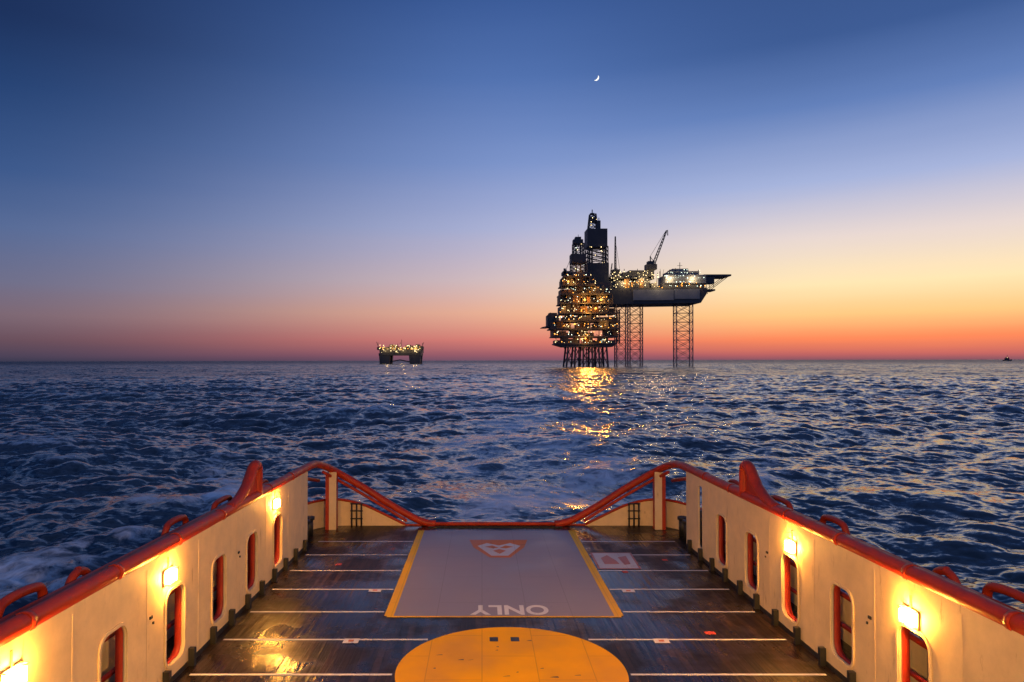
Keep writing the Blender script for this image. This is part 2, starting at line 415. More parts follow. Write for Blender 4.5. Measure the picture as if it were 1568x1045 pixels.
    mb=MB(); mc=MB()
    px=mx(-6.62)
    mb.box(px-0.16,px+0.16,30.35,30.39,0.0,2.55)
    xa,xb=sorted((px+side*0.16,px+side*0.32)); mc.box(xa,xb,30.36,30.75,0.0,2.5)
    mc.box(px-0.15,px+0.15,30.395,30.75,0,2.45)
    xa,xb=sorted((X+side*0.07,X+side*0.3)); mc.box(xa,xb,YW-0.12,YW,0,3.0)
    mb.make('arch_post_face',M_cream,vessel); mc.make('arch_post',M_redin,vessel)
    mb=MB()
    for dx,dy in ((0.25,29.2),(0.25,28.5)):
        x=X+side*dx+side*0.1
        mb.tube([(x,dy,0),(x,dy,0.75)],0.16,12); mb.tube([(x,dy,0.7),(x,dy,0.82)],0.22,12)
    for q in (0,1,2):
        x=mx(-5.9)+q*side*0.22*-1
        mb.tube([(x,31.02,0),(x,31.02,1.05)],0.035,6)
    for h in (0.35,0.7,1.02):
        mb.tube([(mx(-5.95),31.0,h),(mx(-5.4),31.0,h)],0.03,6)
    x=X+side*0.75
    mb.tube([(x,28.2,0),(x,28.2,1.3)],0.12,10); mb.tube([(x-0.3,28.2,1.2),(x+0.3,28.2,1.2)],0.1,10)
    mb.make('mooring_fittings',M_black,vessel,smooth=True)
mb=MB(); mb.tube([(XC-3.3,31.12,0.1),(XC+3.3,31.12,0.1)],0.075,10); mb.box(XC-6.8,XC+6.8,31.2,31.34,-0.25,0.06)
mb.make('stern_lip',M_red,vessel)
mb=MB(); mb.tube([(XC-3.0,30.75,0.03),(XC+3.0,30.75,0.03)],0.03,6); mb.make('deck_seam_bar',M_black,vessel)

# ---- wall lamps
M_glass=emis('lamp_glass',(1.0,0.41,0.06),620,True)
M_house=paint('lamp_housing',(0.45,0.3,0.12),0.4,0.2,6)
def wall_lamp(X,side,y,h):
    e=empty('wall_lamp')
    e.matrix_world=SHIP@Matrix.Translation((X,y,h))
    s=-side
    g=MB(); xa,xb=sorted((s*0.04,s*0.14)); g.box(xa,xb,-0.18,0.18,-0.12,0.12)
    g.make('glass',M_glass,e,bevel=0.02)
    f=MB()
    xa,xb=sorted((0.0,s*0.04)); f.box(xa,xb,-0.24,0.24,-0.17,0.17)
    for z in (-0.15,0.15):
        f.tube([(s*0.04,-0.2,z),(s*0.15,-0.2,z),(s*0.15,0.2,z),(s*0.04,0.2,z)],0.012,6)
    f.tube([(s*0.155,0.0,-0.15),(s*0.155,0.0,0.15)],0.01,6)
    f.tube([(s*0.02,0,0.17),(s*0.02,0,0.42)],0.02,6)
    f.make('housing',M_house,e)
for y,h in ((23.1,2.55),(15.27,2.45),(10.2,2.45),(5.2,2.45)): wall_lamp(XL,-1,y,h)
for y,h in ((18.1,2.38),(13.1,2.32),(8.0,2.4),(3.0,2.4)): wall_lamp(XR,1,y,h)
def added_flood(x,y,h,tx,ty,power):  # added spots, out of view behind the camera, to light the near deck
    e=empty('added_deck_floodlight'); e.matrix_world=SHIP@Matrix.Translation((x,y,h))
    f=MB(); f.box(-0.35,0.35,-0.2,0.05,-0.25,0.25); f.tube([(0,-0.1,-0.25),(0,-0.6,-0.5)],0.05,6); f.make('housing',M_black,e)
    l=bpy.data.lights.new('added_flood','SPOT'); l.energy=power; l.color=(1.0,0.55,0.18); l.spot_size=math.radians(60); l.spot_blend=1.0; l.shadow_soft_size=0.2
    o=bpy.data.objects.new('added_flood',l); sc.collection.objects.link(o); o.parent=e; o.location=(0,0.15,0)
    o.rotation_euler=Vector((tx-x,ty-y,-h)).to_track_quat('-Z','Y').to_euler()
added_flood(XC-6,-8.8,9.3,3.0,9.5,17000); added_flood(XC+6,-8.8,9.3,-1.8,9.5,17000)

# ------------------------------------------------------------ rig helpers
def lattice(mb,x0,x1,y0,y1,z0,z1,bays,r,tx=0.0,rb=None):
    rb=rb or r*0.6
    def c(t):
        k=tx*t; xm=(x0+x1)/2; ym=(y0+y1)/2; f=1-k
        hx=(x1-x0)/2*f; hy=(y1-y0)/2*f; z=z0+(z1-z0)*t
        return [Vector((xm-hx,ym-hy,z)),Vector((xm+hx,ym-hy,z)),Vector((xm+hx,ym+hy,z)),Vector((xm-hx,ym+hy,z))]
    for i in range(4): mb.tube([c(0)[i],c(1)[i]],r,5)
    for b in range(bays):
        A=c(b/bays); B=c((b+1)/bays)
        for i in range(4):
            j=(i+1)%4
            mb.tube([A[i],B[j]],rb,4,False); mb.tube([A[j],B[i]],rb,4,False); mb.tube([B[i],B[j]],rb,4,False)

M_lampW=emis('platform_lamp_warm',(1.0,0.74,0.34),5)
M_lampO=emis('platform_lamp_orange',(1.0,0.36,0.05),5)
M_lampC=emis('platform_lamp_cool',(0.85,1.0,0.80),5)
def bulbs(pts,name,mat,parent,r):
    mb=MB()
    for p in pts:
        x,y,z=p; q=r*R.uniform(0.55,1.3)
        n=len(mb.v)
        mb.v+=[(x-q,y,z),(x+q,y,z),(x,y-q,z),(x,y+q,z),(x,y,z-q),(x,y,z+q)]
        for a in (0,1):
            for b in (2,3):
                for c in (4,5): mb.f.append((n+a,n+b,n+c))
    mb.make(name,mat,parent)
def plight(name,loc,col,power,rad,parent):
    l=bpy.data.lights.new(name,'POINT'); l.energy=power; l.color=col; l.shadow_soft_size=rad
    o=bpy.data.objects.new(name,l); o.location=loc; sc.collection.objects.link(o); o.parent=parent
def slight(name,loc,target,col,power,rad,ang,parent):
    l=bpy.data.lights.new(name,'SPOT'); l.energy=power; l.color=col; l.shadow_soft_size=rad; l.spot_size=math.radians(ang); l.spot_blend=0.8
    o=bpy.data.objects.new(name,l); o.location=loc; sc.collection.objects.link(o); o.parent=parent
    o.rotation_euler=(Vector(target)-Vector(loc)).to_track_quat('-Z','Y').to_euler()

D=855.0; S=D/1045
# ================= fixed production platform
PX=(900-738)*S
plat=empty('offshore_platform',(PX,D,0)); plat.scale=(S,S,S)
mb=MB()
for x,xt in ((-34,-29),(-21,-18),(-7,-6),(8,7),(19,17),(32,29)):
    for y,yt in ((0,4),(40,36)):
        mb.tube([(x,y,-12),(xt,yt,36)],1.5,8)
for y in (2,38):
    for a,b in ((-33,-20),(-20,-6),(-6,8),(8,18),(18,31)):
        mb.tube([(a,y,2),(b,y,34)],0.6,5); mb.tube([(b,y,2),(a,y,34)],0.6,5)
    mb.tube([(-33,y,12),(31,y,12)],0.6,5)
for x in (-12,0,3,13,24):
    mb.tube([(x,10+R.random()*15,-10),(x,12,36)],0.8,6)
mb.make('jacket',M_steel,plat)
mb=MB(); mo=MB()
decks=[(35,-50,45),(46,-54,47),(58,-58,48),(70,-50,47),(82,-42,46),(97,-43,40),(111,-42,36),(125,-40,12),(138,-37,6)]
lampsW=[];lampsO=[];lampsC=[]
for i,(z,a,b) in enumerate(decks):
    mb.box(a,b,0,50,z,z+1.6)
    for hz in (1.9,2.8):
        mb.tube([(a,0,z+hz),(b,0,z+hz)],0.14,4)
    zt=decks[i+1][0] if i+1<len(decks) else 143
    x=a+1
    while x<b-3:
        w=R.uniform(4,12); h=(zt-z)*R.choice((0.6,0.8,1.0,1.0)); 
        if R.random()<0.90:
            (mo if R.random()<0.3 else mb).box(x,min(x+w,b-1),R.uniform(2,9),R.uniform(30,48),z+1.6,z+max(3,h))
        x+=w+R.uniform(0.2,1.5)
    for x in np.linspace(a+1.5,b-1.5,8):
        mb.tube([(x,1.5,z),(x,1.5,zt)],0.6,6)
    n=int((b-a)/3.2)
    for _ in range(n):
        p=(R.uniform(a,b),R.uniform(-1.2,0.3),z+R.uniform(2.5,(zt-z)*0.8))
        (lampsO if R.random()<0.28 else (lampsC if R.random()<0.35 else lampsW)).append(p)
mb.prism([(-50,35),(44,35),(38,31),(-36,31)],'y',2,48)
mb.box(-62,-48,4,40,62,63.5); mb.box(-61,-50,6,35,64,80); mb.box(-58,-46,8,30,80,84); mb.tube([(-70,8,61),(-48,8,66)],0.8,6); mb.tube([(-70,20,61),(-48,20,61)],0.6,6)
mb.box(-71,-62,6,24,60.2,61)
mb.tube([(-56,6,84),(-63,6,78)],0.7,5)
lattice(mb,45,50,4,10,36,88,6,0.5)
for _ in range(50):
    x=R.uniform(-41,34); z0=R.choice((97,111)) if x>8 else R.choice((97,111,125,138))
    mb.tube([(x,R.uniform(2,20),z0),(x,R.uniform(2,20),z0+R.uniform(7,14))],R.uniform(0.4,1.1),6)
for _ in range(70):
    z=R.uniform(36,130); x=R.uniform(-42,0 if z>118 else 30); mb.tube([(x,-0.3,z),(x+R.uniform(4,14),-0.3,z+R.uniform(-4,4))],0.4,5)
mb.tube([(-38,6,97),(-37,6,147)],0.8,6); mb.tube([(-34,6,146),(-22,6,175)],0.35,5)
mb.box(-37,-26,4,30,143,148); mb.box(-36,-33,4,8,140,152)
mb.box(-24,4,6,40,139,147); mb.box(2,36,10,40,111,131)
mb.make('topside_steelwork',M_steel,plat); mo.make('topside_modules',M_yel_steel,plat)
mb=MB()
lattice(mb,-23,0,8,30,146,163,3,0.75)
mb.box(-24,-1,8,30,161,175)
lattice(mb,-20,-4,10,26,175,192,3,0.7)
mb.box(-20,-5,11,25,190,198); mb.box(-17,-8,12,24,198,202); mb.tube([(-12,16,202),(-12,16,206)],0.4,5)
for x in (-16,-9): mb.tube([(x,12,146),(x,12,192)],1.2,6)
mb.make('drilling_derrick',M_steel,plat)
for z in (152,181,190): lampsW.append((R.uniform(-20,-4),7,z))
for z in (150,158,184): lampsC.append((R.uniform(-20,-4),7,z))
bulbs(lampsW,'lamps_warm',M_lampW,plat,0.58); bulbs(lampsO,'lamps_orange',M_lampO,plat,0.72); bulbs(lampsC,'lamps_cool',M_lampC,plat,0.52)
bulbs([(-5,-3,103),(20,-3,103),(-4,-3,44),(-20,-2,66),(12,-2,90),(-30,-3,131)],'floodlights',M_lampO,plat,1.8)
for p,pw in (((-5,-5,103),24000),((20,-5,103),20000),((-4,-8,44),12000),((-25,-4,66),5000),((25,-4,66),5000),((-25,-4,130),7000),((0,-4,84),7000),((-35,-4,90),4000),((10,-4,120),4000),((-12,4,150),2000)):
    plight('floodlight_glow',p,(1.0,0.40,0.07),pw,1.6,plat)
for x,z,pw in ((-6,44,110000),(6,48,90000),(-5,103,150000),(20,103,120000)):
    slight('overside_floodlight',(x,-3,z),(x-8,-500,0),(1.0,0.37,0.05),pw,1.8,80,plat)

# ================= jack-up rig
jack=empty('jackup_drilling_rig',(PX,D+25,0)); k=(D+25)/1045; jack.scale=(k,k,k)
mb=MB()
mb.prism([(37,96),(178,98),(187,112),(187,121),(38,121)],'y',0,70)
mb.make('hull',M_steel,jack)
mb=MB(); mb.box(74,136,-1.5,0,102,118); mb.box(137,176,-1,0,104,119); mb.make('hull_side_plating',M_steel2,jack)
mb=MB()
for a0,a1,y0 in ((50,67,5),(79,99,44),(143,168,8)):
    lattice(mb,a0,a1,y0,y0+18,-14,97,8,0.85,rb=0.36)
mb.make('lattice_legs',M_leg,jack)
mb=MB(); mo=MB()
x=8
L2=[];L3=[];LO=[]
while x<112:
    w=R.uniform(4,11); h=R.uniform(6,20); (mo if R.random()<0.4 else mb).box(x,x+w,R.uniform(0,6),R.uniform(30,60),121,121+h); x+=w+R.uniform(-1,1.5)
mb.box(6,60,2,30,119,132)
mb.box(40,104,6,40,136,139); mb.box(60,100,8,30,139,146); mb.box(70,96,8,30,146,149)
mb.box(120,184,2,50,121,128)
mo2=MB(); mo2.box(124,186,0,45,128,141); mo2.box(130,176,3,40,141,147); mo2.box(136,160,5,35,147,151)
for z in (131,137,143): mo2.box(123,187,-0.8,-0.2,z+1.6,z+2.0) if z<140 else mo2.box(129,177,2.2,2.8,z+1.6,z+2.0)
mo2.make('accommodation_block',M_steel2,jack)
for _ in range(30):
    x=R.uniform(40,186); mb.tube([(x,R.uniform(0,30),121),(x,R.uniform(0,30),121+R.uniform(14,33))],R.uniform(0.25,0.7),5)
mb.tube([(148,8,150),(148,8,161)],0.5,5); mb.tube([(144,8,156),(152,8,156)],0.3,4)
mb.box(2,60,4,34,122,131)
mb.box(5,38,4,36,131,160)
lattice(mb,6,37,6,34,160,186,4,0.8)
for x in (9,13,30,34): mb.box(x-1,x+1,8,12,160,186)
mb.box(5,36,5,35,185,213)
lattice(mb,8,22,8,24,213,237,4,0.8,tx=0.35)
mb.box(20,26,8,20,213,226); mb.tube([(24,12,226),(24,12,231)],0.6,5); mb.box(10,20,10,20,224,232)
mb.tube([(14,14,237),(14,14,244)],0.8,5); mb.box(11,17,12,18,236,238.5)
lattice(mb,47,50,6,9,140,201,14,0.4,tx=0.6); mb.box(44,54,4,16,138,150); mb.tube([(48,8,200),(55,8,152)],0.25,4)
mb.box(99,108,6,18,135,163); mb.box(96,112,4,20,150,158); mb.tube([(103,10,163),(103,10,171)],0.9,5); mb.tube([(103,10,170),(112,10,158)],0.5,5)
def boom(p,q,w,n,r):
    p=Vector(p);q=Vector(q);d=(q-p); t=d.normalized(); s=t.cross(Vector((0,1,0))).normalized()*w; dd=Vector((0,w,0))
    cs=[s+dd,s-dd,-s-dd,-s+dd]
    for c in cs: mb.tube([p+c,q+c*0.4],r,5)
    for i in range(n):
        a=p+d*i/n; b=p+d*(i+1)/n; fa=1-0.6*i/n; fb=1-0.6*(i+1)/n
        for j in range(4): mb.tube([a+cs[j]*fa,b+cs[(j+1)%4]*fb],r*0.6,4,False)
boom((107,10,156),(128,10,210),1.9,11,0.5); mb.tube([(103,10,171),(127,10,210)],0.25,4); mb.tube([(128,10,210),(130,10,211),(130,10,203)],0.8,5)
boom((40,10,133),(44,10,160),1,6,0.35)
mb.prism([(184,139),(226,139.5),(226,142),(184,142)],'y',4,46)
for y in (6,24,44):
    for (x0,z0,x1,z1) in ((186,112,222,139),(186,126,206,139),(186,139,190,112),(196,139,200,122)):
        mb.tube([(x0,y,z0),(x1,y,z1)],0.5,5)
mb.box(186,202,6,30,117,119.5); mb.box(184,200,4,20,128,138)
mb.make('topside_steelwork',M_steel,jack); mo.make('deck_modules',M_yel_steel,jack)
for _ in range(84): L2.append((R.uniform(40,112),R.uniform(-3,-1),R.uniform(122,147)))
for _ in range(50): L3.append((R.uniform(122,187),R.uniform(-3,-1),R.choice((124,130,136,139,144,148))+R.uniform(-.6,.6)))
for _ in range(8): L2.append((R.uniform(7,36),3,R.uniform(160,186)))
for _ in range(5): L2.append((R.uniform(9,20),7,R.uniform(214,236)))
for _ in range(24): LO.append((R.uniform(50,187),-2,R.uniform(121,130)))
bulbs(L2,'lamps_warm',M_lampW,jack,0.6); bulbs(L3,'lamps_cool',M_lampC,jack,0.55); bulbs(LO,'lamps_orange',M_lampO,jack,0.72)
for p in ((60,-5,130),(90,-5,134),(112,-6,128),(130,-6,134),(165,-6,134)): plight('floodlight_glow',p,(1.0,0.66,0.3),9000,1.5,jack)

# ================= semi-submersible platform
D2=1740.0; S2=D2/1045
semi=empty('semi_submersible_platform',((612-738)*S2,D2,0)); semi.scale=(S2*1.04,S2,S2*1.04)
mb=MB()
for y in (0,30):
    for a,b in ((-29,-16),(15,29)):
        mb.prism([(a,-6),(b,-6),(b+1.5,13),(a-1.5,13)],'y',y,y+12)
mb.box(-31,31,0,42,12.5,16); mb.box(-30,32,2,40,16.3,22)
mb.tube([(-16,4,3),(0,4,6),(15,4,3)],0.8,6)
mo=MB()
for _ in range(26):
    x=R.uniform(-30,28); w=R.uniform(2,7); (mo if R.random()<.5 else mb).box(x,x+w,R.uniform(1,8),R.uniform(15,38),22,22+R.uniform(1,7))
mb.box(-34,-26,4,20,21,25); mb.box(24,34,4,20,22,26)
for x,h in ((-33,36),(-31,30),(33,35),(34,29),(0,36),(2,40),(-4,34),(14,32),(-18,31)): mb.tube([(x,8,20),(x,8,h-4)],0.35,5)
mb.tube([(-31,6,22),(-35,6,33)],0.3,4); mb.tube([(31,6,22),(35,6,32)],0.3,4)
mb.make('steelwork',M_steel,semi); mo.make('deck_modules',M_yel_steel,semi)
bulbs([(R.uniform(-31,32),-0.6,R.uniform(17,28)) for _ in range(60)],'lamps_warm',M_lampW,semi,0.5)
bulbs([(R.uniform(-30,31),-0.6,R.uniform(20,26)) for _ in range(14)],'lamps_orange',M_lampO,semi,0.65)
for x in (-18,5,22): plight('floodlight_glow',(x,-4,25),(1.0,0.62,0.22),16000,1.5,semi)

# ================= distant ship
D3=3600.0; S3=D3/1045
ds=empty('distant_ship',((1542-738)*S3,D3,0)); ds.scale=(S3,S3,S3)
mb=MB()
mb.prism([(-5.5,-1),(5,-1),(6.5,2.4),(2,1.8),(-6,1.8)],'y',-1.5,1.5)
mb.box(-3,2.5,-1.2,1.2,1.8,4.2); mb.box(-2,1.5,-1,1,4.2,5.6); mb.tube([(0,0,5.6),(0,0,9)],0.25,5); mb.tube([(-4,0,1.8),(-4,0,4.5)],0.2,5)
mb.make('ship_body',M_steel,ds)
bulbs([(-1,-1.5,5)],'lamp',M_lampW,ds,0.3)

# ================= moon (crescent)
DM=16000.0
rm=5.0*DM/1045
a0=math.radians(-38)
out=[]; 
for i in range(25):
    t=math.radians(-88+176*i/24); out.append((rm*math.cos(t),rm*math.sin(t)))
inn=[]
for i in range(1,24):
    t=math.radians(88-176*i/24); inn.append((rm*0.55*math.cos(t),rm*math.sin(t)))
pl=out+inn
pl=[(x*math.cos(a0)-y*math.sin(a0),x*math.sin(a0)+y*math.cos(a0)) for x,y in pl]
me=bpy.data.meshes.new('moon'); 
n=len(out)
vs=[(x,0,z) for x,z in pl]; fs=[]
for i in range(n-1):
    a=i; b=i+1
    ia=(len(pl)-i)%len(pl) if i>0 else 0
    ib=len(pl)-(i+1)
    if b==n-1: fs.append((a,b,ia))
    elif i==0: fs.append((a,b,ib))
    else: fs.append((a,b,ib,ia))
me.from_pydata(vs,[],fs); me.materials.append(emis('moonlit_surface',(1,0.97,0.85),1.5))
mo=bpy.data.objects.new('moon',me); mo.location=((913-738)*DM/1045,DM,CAM_H+(552-119.5)*DM/1045); sc.collection.objects.link(mo)

# ------------------------------------------------------------ sea
def tile(L,N,wmin,wmax,rms,wind,spread,seed):
    rg=np.random.default_rng(seed)
    kk=2*np.pi*np.fft.fftfreq(N,L/N); kx,ky=np.meshgrid(kk,kk,indexing='ij'); k=np.hypot(kx,ky); k[0,0]=1
    Pw=k**-4.0*np.abs((kx*np.cos(wind)+ky*np.sin(wind))/k)**spread
    kmin=2*np.pi/wmax; kmax=2*np.pi/wmin
    Pw*=np.exp(-(kmin/k)**4)*np.exp(-(k/kmax)**4); Pw[0,0]=0
    H=np.sqrt(Pw)*(rg.normal(size=(N,N))+1j*rg.normal(size=(N,N)))
    h=np.fft.ifft2(H); f=rms/np.std(h.real)
    return (h.real*f, np.fft.ifft2(-1j*kx/k*H).real*f, np.fft.ifft2(-1j*ky/k*H).real*f, L, N)
def samp(t,x,y,rot):
    c,s=math.cos(rot),math.sin(rot)
    L,N=t[3],t[4]; u=((x*c+y*s)/L*N)%N; v=((-x*s+y*c)/L*N)%N
    i=np.floor(u).astype(int)%N; j=np.floor(v).astype(int)%N; fu=u-np.floor(u); fv=v-np.floor(v); i1=(i+1)%N; j1=(j+1)%N
    r=[]
    for a in t[:3]:
        r.append(a[i,j]*(1-fu)*(1-fv)+a[i1,j]*fu*(1-fv)+a[i,j1]*(1-fu)*fv+a[i1,j1]*fu*fv)
    h,dx,dy=r
    return h,dx*c-dy*s,dx*s+dy*c
rad=[3.0]
while rad[-1]<24: rad.append(rad[-1]*1.02)
while rad[-1]<420: rad.append(rad[-1]*1.0034)
while rad[-1]<3200: rad.append(rad[-1]*1.0055)
while rad[-1]<25000: rad.append(rad[-1]*1.02)
rad=np.array(rad)
th=np.concatenate([np.arange(-180,-46,2.0),np.arange(-46,48,0.105),np.arange(48,180,2.0)])
th=np.radians(th)
RR,TT=np.meshgrid(rad,th,indexing='ij')
x=RR*np.sin(TT); y=RR*np.cos(TT)
wd=math.radians(75)
A=tile(610,512,7,60,0.34,wd,1.5,1); B=tile(151,512,2.0,10,0.13,wd+0.25,1.3,2); B2=tile(83,512,1.3,6,0.080,wd-0.5,1.2,5); C=tile(29,256,0.40,2.2,0.034,wd-0.2,1.0,3)
G=tile(900,128,90,400,1.0,wd,0.0,9)
sp=np.gradient(rad)[:,None]*np.ones_like(x)
def fade(lam): return np.clip(lam/(sp*2.2)-0.6,0,1)
xc=0.6+0.055*(y-31)+4*np.sin(y/70.0)
hA=samp(A,x,y,0.0); hB=samp(B,x,y,0.35); hB2=samp(B2,x,y,-0.9); hC=samp(C,x,y,-0.4)
gust=np.clip(1.0+0.20*samp(G,x,y,0.2)[0],0.55,1.35)
wob=samp(A,x*3.0,y*3.0,1.1)[0]*5
wk=np.exp(-((x-xc+wob)/(6.0+0.055*np.maximum(y,0)))**4)*(y>25)*np.clip(1-(y-30)/420,0,1)
fa=fade(25); fb=fade(4)*(1-0.5*wk)*gust; fc=fade(1.0)*(1-0.4*wk)*gust
z=hA[0]*fa+(hB[0]+hB2[0])*fb+hC[0]*fc
ch=1.15
X=x+ch*(hA[1]*fa+(hB[1]+hB2[1])*fb+hC[1]*fc)
Y=y+ch*(hA[2]*fa+(hB[2]+hB2[2])*fb+hC[2]*fc)
for sgn in (-1,1):
    xe=XC+sgn*(9.6+0.45*(y-27))+0.2*wob
    g=np.exp(-((x-xe)/1.5)**2)*(y>24)*np.clip(1-(y-26)/75,0,1)
    z=z+0.5*g
rd=(np.abs(x-XC)<OW+1.2)&(y<33)&(y>-30)
z=np.where(rd,np.minimum(z,0.45),z)
foam=np.zeros_like(x)
pat=samp(A,x*2.2,y*1.2,0.7)[0]/0.34
foam+=0.86*wk*np.clip(0.60+0.38*pat,0,1)*np.clip(1.25-(y-30)/300,0.25,1)
for sgn in (-1,1):
    xe=XC+sgn*(9.6+0.45*(y-27))+0.2*wob
    foam+=1.1*np.exp(-((x-xe)/(1.2+0.02*y))**2)*(y>22)*np.clip(1-(y-24)/60,0,1)
    foam+=0.4*np.exp(-((x-xe+sgn*3)/(2+0.04*y))**2)*(y>22)*np.clip(1-(y-24)/60,0,1)
    foam+=0.9*np.exp(-((np.abs(x-XC)-OW)/2.6)**2)*(np.sign(x-XC)==sgn)*(y<34)*(y>-30)*0.8
foam+=0.95*np.exp(-((x+19.5)/3.5)**2-((y-26)/5)**2)
crest=np.clip(((hB[0]+hB2[0])*fb+0.35*hA[0]*fa-0.30)/0.25,0,1)
foam+=0.62*crest
foam=np.clip(foam,0,1)
far=np.clip(1-0.5*(fa+fade(4)),0,1)
nr,nt=x.shape
verts=np.stack([X,Y,z],-1).reshape(-1,3)
idx=np.arange(nr*nt).reshape(nr,nt)
q=np.stack([idx[:-1,:-1],idx[:-1,1:],idx[1:,1:],idx[1:,:-1]],-1).reshape(-1,4)
wrap=np.stack([idx[:-1,-1],idx[:-1,0],idx[1:,0],idx[1:,-1]],-1).reshape(-1,4)
q=np.concatenate([q,wrap])[:, ::-1]
me=bpy.data.meshes.new('sea')
me.vertices.add(len(verts)); me.vertices.foreach_set('co',verts.astype(np.float32).ravel())
me.loops.add(q.size); me.loops.foreach_set('vertex_index',q.ravel().astype(np.int32))
me.polygons.add(len(q)); me.polygons.foreach_set('loop_start',np.arange(0,q.size,4,dtype=np.int32)); me.polygons.foreach_set('loop_total',np.full(len(q),4,np.int32))
me.polygons.foreach_set('use_smooth',np.ones(len(q),bool))
me.update(calc_edges=True)
at=me.attributes.new('foam','FLOAT','POINT'); at.data.foreach_set('value',foam.ravel().astype(np.float32))
at=me.attributes.new('unresolved','FLOAT','POINT'); at.data.foreach_set('value',far.ravel().astype(np.float32))
at=me.attributes.new('aerated','FLOAT','POINT'); at.data.foreach_set('value',wk.ravel().astype(np.float32))
sea=bpy.data.objects.new('sea',me); sc.collection.objects.link(sea)

m,nt_,N,L,b=new_mat('sea_water')
b.inputs['IOR'].default_value=1.38
geo=N.new('ShaderNodeNewGeometry')
ua=N.new('ShaderNodeAttribute'); ua.attribute_name='unresolved'
def nz(scale,sc3,amp,detail,far_gain=0):
    mp=N.new('ShaderNodeMapping'); mp.inputs['Scale'].default_value=sc3; mp.inputs['Rotation'].default_value=(0,0,0.2)
    L.new(geo.outputs['Position'],mp.inputs[0])
    n=N.new('ShaderNodeTexNoise'); n.inputs['Scale'].default_value=scale; n.inputs['Detail'].default_value=detail; n.inputs['Roughness'].default_value=0.6
    L.new(mp.outputs[0],n.inputs['Vector'])
    s=N.new('ShaderNodeVectorMath'); s.operation='SUBTRACT'; s.inputs[1].default_value=(0.5,0.5,0.5); L.new(n.outputs['Color'],s.inputs[0])
    s2=N.new('ShaderNodeVectorMath'); s2.operation='MULTIPLY'; s2.inputs[1].default_value=(amp,amp*1.3,0); L.new(s.outputs[0],s2.inputs[0])
    if far_gain:
        g=N.new('ShaderNodeMath'); g.operation='MULTIPLY_ADD'; g.inputs[1].default_value=far_gain; g.inputs[2].default_value=1.0; L.new(ua.outputs['Fac'],g.inputs[0])
        s3=N.new('ShaderNodeVectorMath'); s3.operation='SCALE'; L.new(s2.outputs[0],s3.inputs[0]); L.new(g.outputs[0],s3.inputs['Scale']); return s3.outputs[0]
    return s2.outputs[0]
a1=nz(0.55,(0.7,1,1),0.55,3,3.0); a2=nz(3.2,(0.7,1,1),0.42,3)
a3=nz(0.06,(0.5,1,1),0.35,4,2.0)
ad=N.new('ShaderNodeVectorMath'); L.new(a1,ad.inputs[0]); L.new(a2,ad.inputs[1])
ad3=N.new('ShaderNodeVectorMath'); L.new(ad.outputs[0],ad3.inputs[0]); L.new(a3,ad3.inputs[1])
ad2=N.new('ShaderNodeVectorMath'); L.new(ad3.outputs[0],ad2.inputs[0]); L.new(geo.outputs['Normal'],ad2.inputs[1])
nn=N.new('ShaderNodeVectorMath'); nn.operation='NORMALIZE'; L.new(ad2.outputs[0],nn.inputs[0]); L.new(nn.outputs[0],b.inputs['Normal'])
fa_=N.new('ShaderNodeAttribute'); fa_.attribute_name='foam'
mpf=N.new('ShaderNodeMapping'); mpf.inputs['Scale'].default_value=(0.75,0.6,1); L.new(geo.outputs['Position'],mpf.inputs[0])
nf=N.new('ShaderNodeTexNoise'); nf.inputs['Scale'].default_value=0.85; nf.inputs['Detail'].default_value=9; nf.inputs['Roughness'].default_value=0.66; nf.inputs['Distortion'].default_value=1.2
L.new(mpf.outputs[0],nf.inputs['Vector'])
mth=N.new('ShaderNodeMath'); mth.operation='MULTIPLY_ADD'; L.new(fa_.outputs['Fac'],mth.inputs[0]); mth.inputs[1].default_value=0.42; L.new(nf.outputs['Fac'],mth.inputs[2])
mrf=N.new('ShaderNodeMapRange'); mrf.inputs[1].default_value=0.64; mrf.inputs[2].default_value=0.95; mrf.inputs[3].default_value=0; mrf.inputs[4].default_value=0.9; L.new(mth.outputs[0],mrf.inputs[0])
gate=N.new('ShaderNodeMath'); gate.operation='MULTIPLY'; L.new(mrf.outputs[0],gate.inputs[0])
g2=N.new('ShaderNodeMapRange'); g2.inputs[1].default_value=0.0; g2.inputs[2].default_value=0.25; L.new(fa_.outputs['Fac'],g2.inputs[0]); L.new(g2.outputs[0],gate.inputs[1])
wa=N.new('ShaderNodeAttribute'); wa.attribute_name='aerated'
mixw=N.new('ShaderNodeMix'); mixw.data_type='RGBA'; L.new(wa.outputs['Fac'],mixw.inputs[0]); mixw.inputs[6].default_value=(0.009,0.028,0.050,1); mixw.inputs[7].default_value=(0.05,0.088,0.13,1)
mixc=N.new('ShaderNodeMix'); mixc.data_type='RGBA'; L.new(gate.outputs[0],mixc.inputs[0]); L.new(mixw.outputs[2],mixc.inputs[6]); mixc.inputs[7].default_value=(0.84,0.89,0.93,1)
L.new(mixc.outputs[2],b.inputs['Base Color'])
mr4=N.new('ShaderNodeMapRange'); mr4.inputs[3].default_value=0.08; mr4.inputs[4].default_value=0.6; L.new(gate.outputs[0],mr4.inputs[0])
rg_=N.new('ShaderNodeMath'); rg_.operation='MULTIPLY_ADD'; rg_.inputs[1].default_value=0.25; L.new(ua.outputs['Fac'],rg_.inputs[0]); L.new(mr4.outputs[0],rg_.inputs[2]); L.new(rg_.outputs[0],b.inputs['Roughness'])
sp_=N.new('ShaderNodeMapRange'); sp_.inputs[1].default_value=0; sp_.inputs[2].default_value=1; sp_.inputs[3].default_value=0.5; sp_.inputs[4].default_value=0.12; L.new(ua.outputs['Fac'],sp_.inputs[0]); L.new(sp_.outputs[0],b.inputs['Specular IOR Level'])
me.materials.append(m)

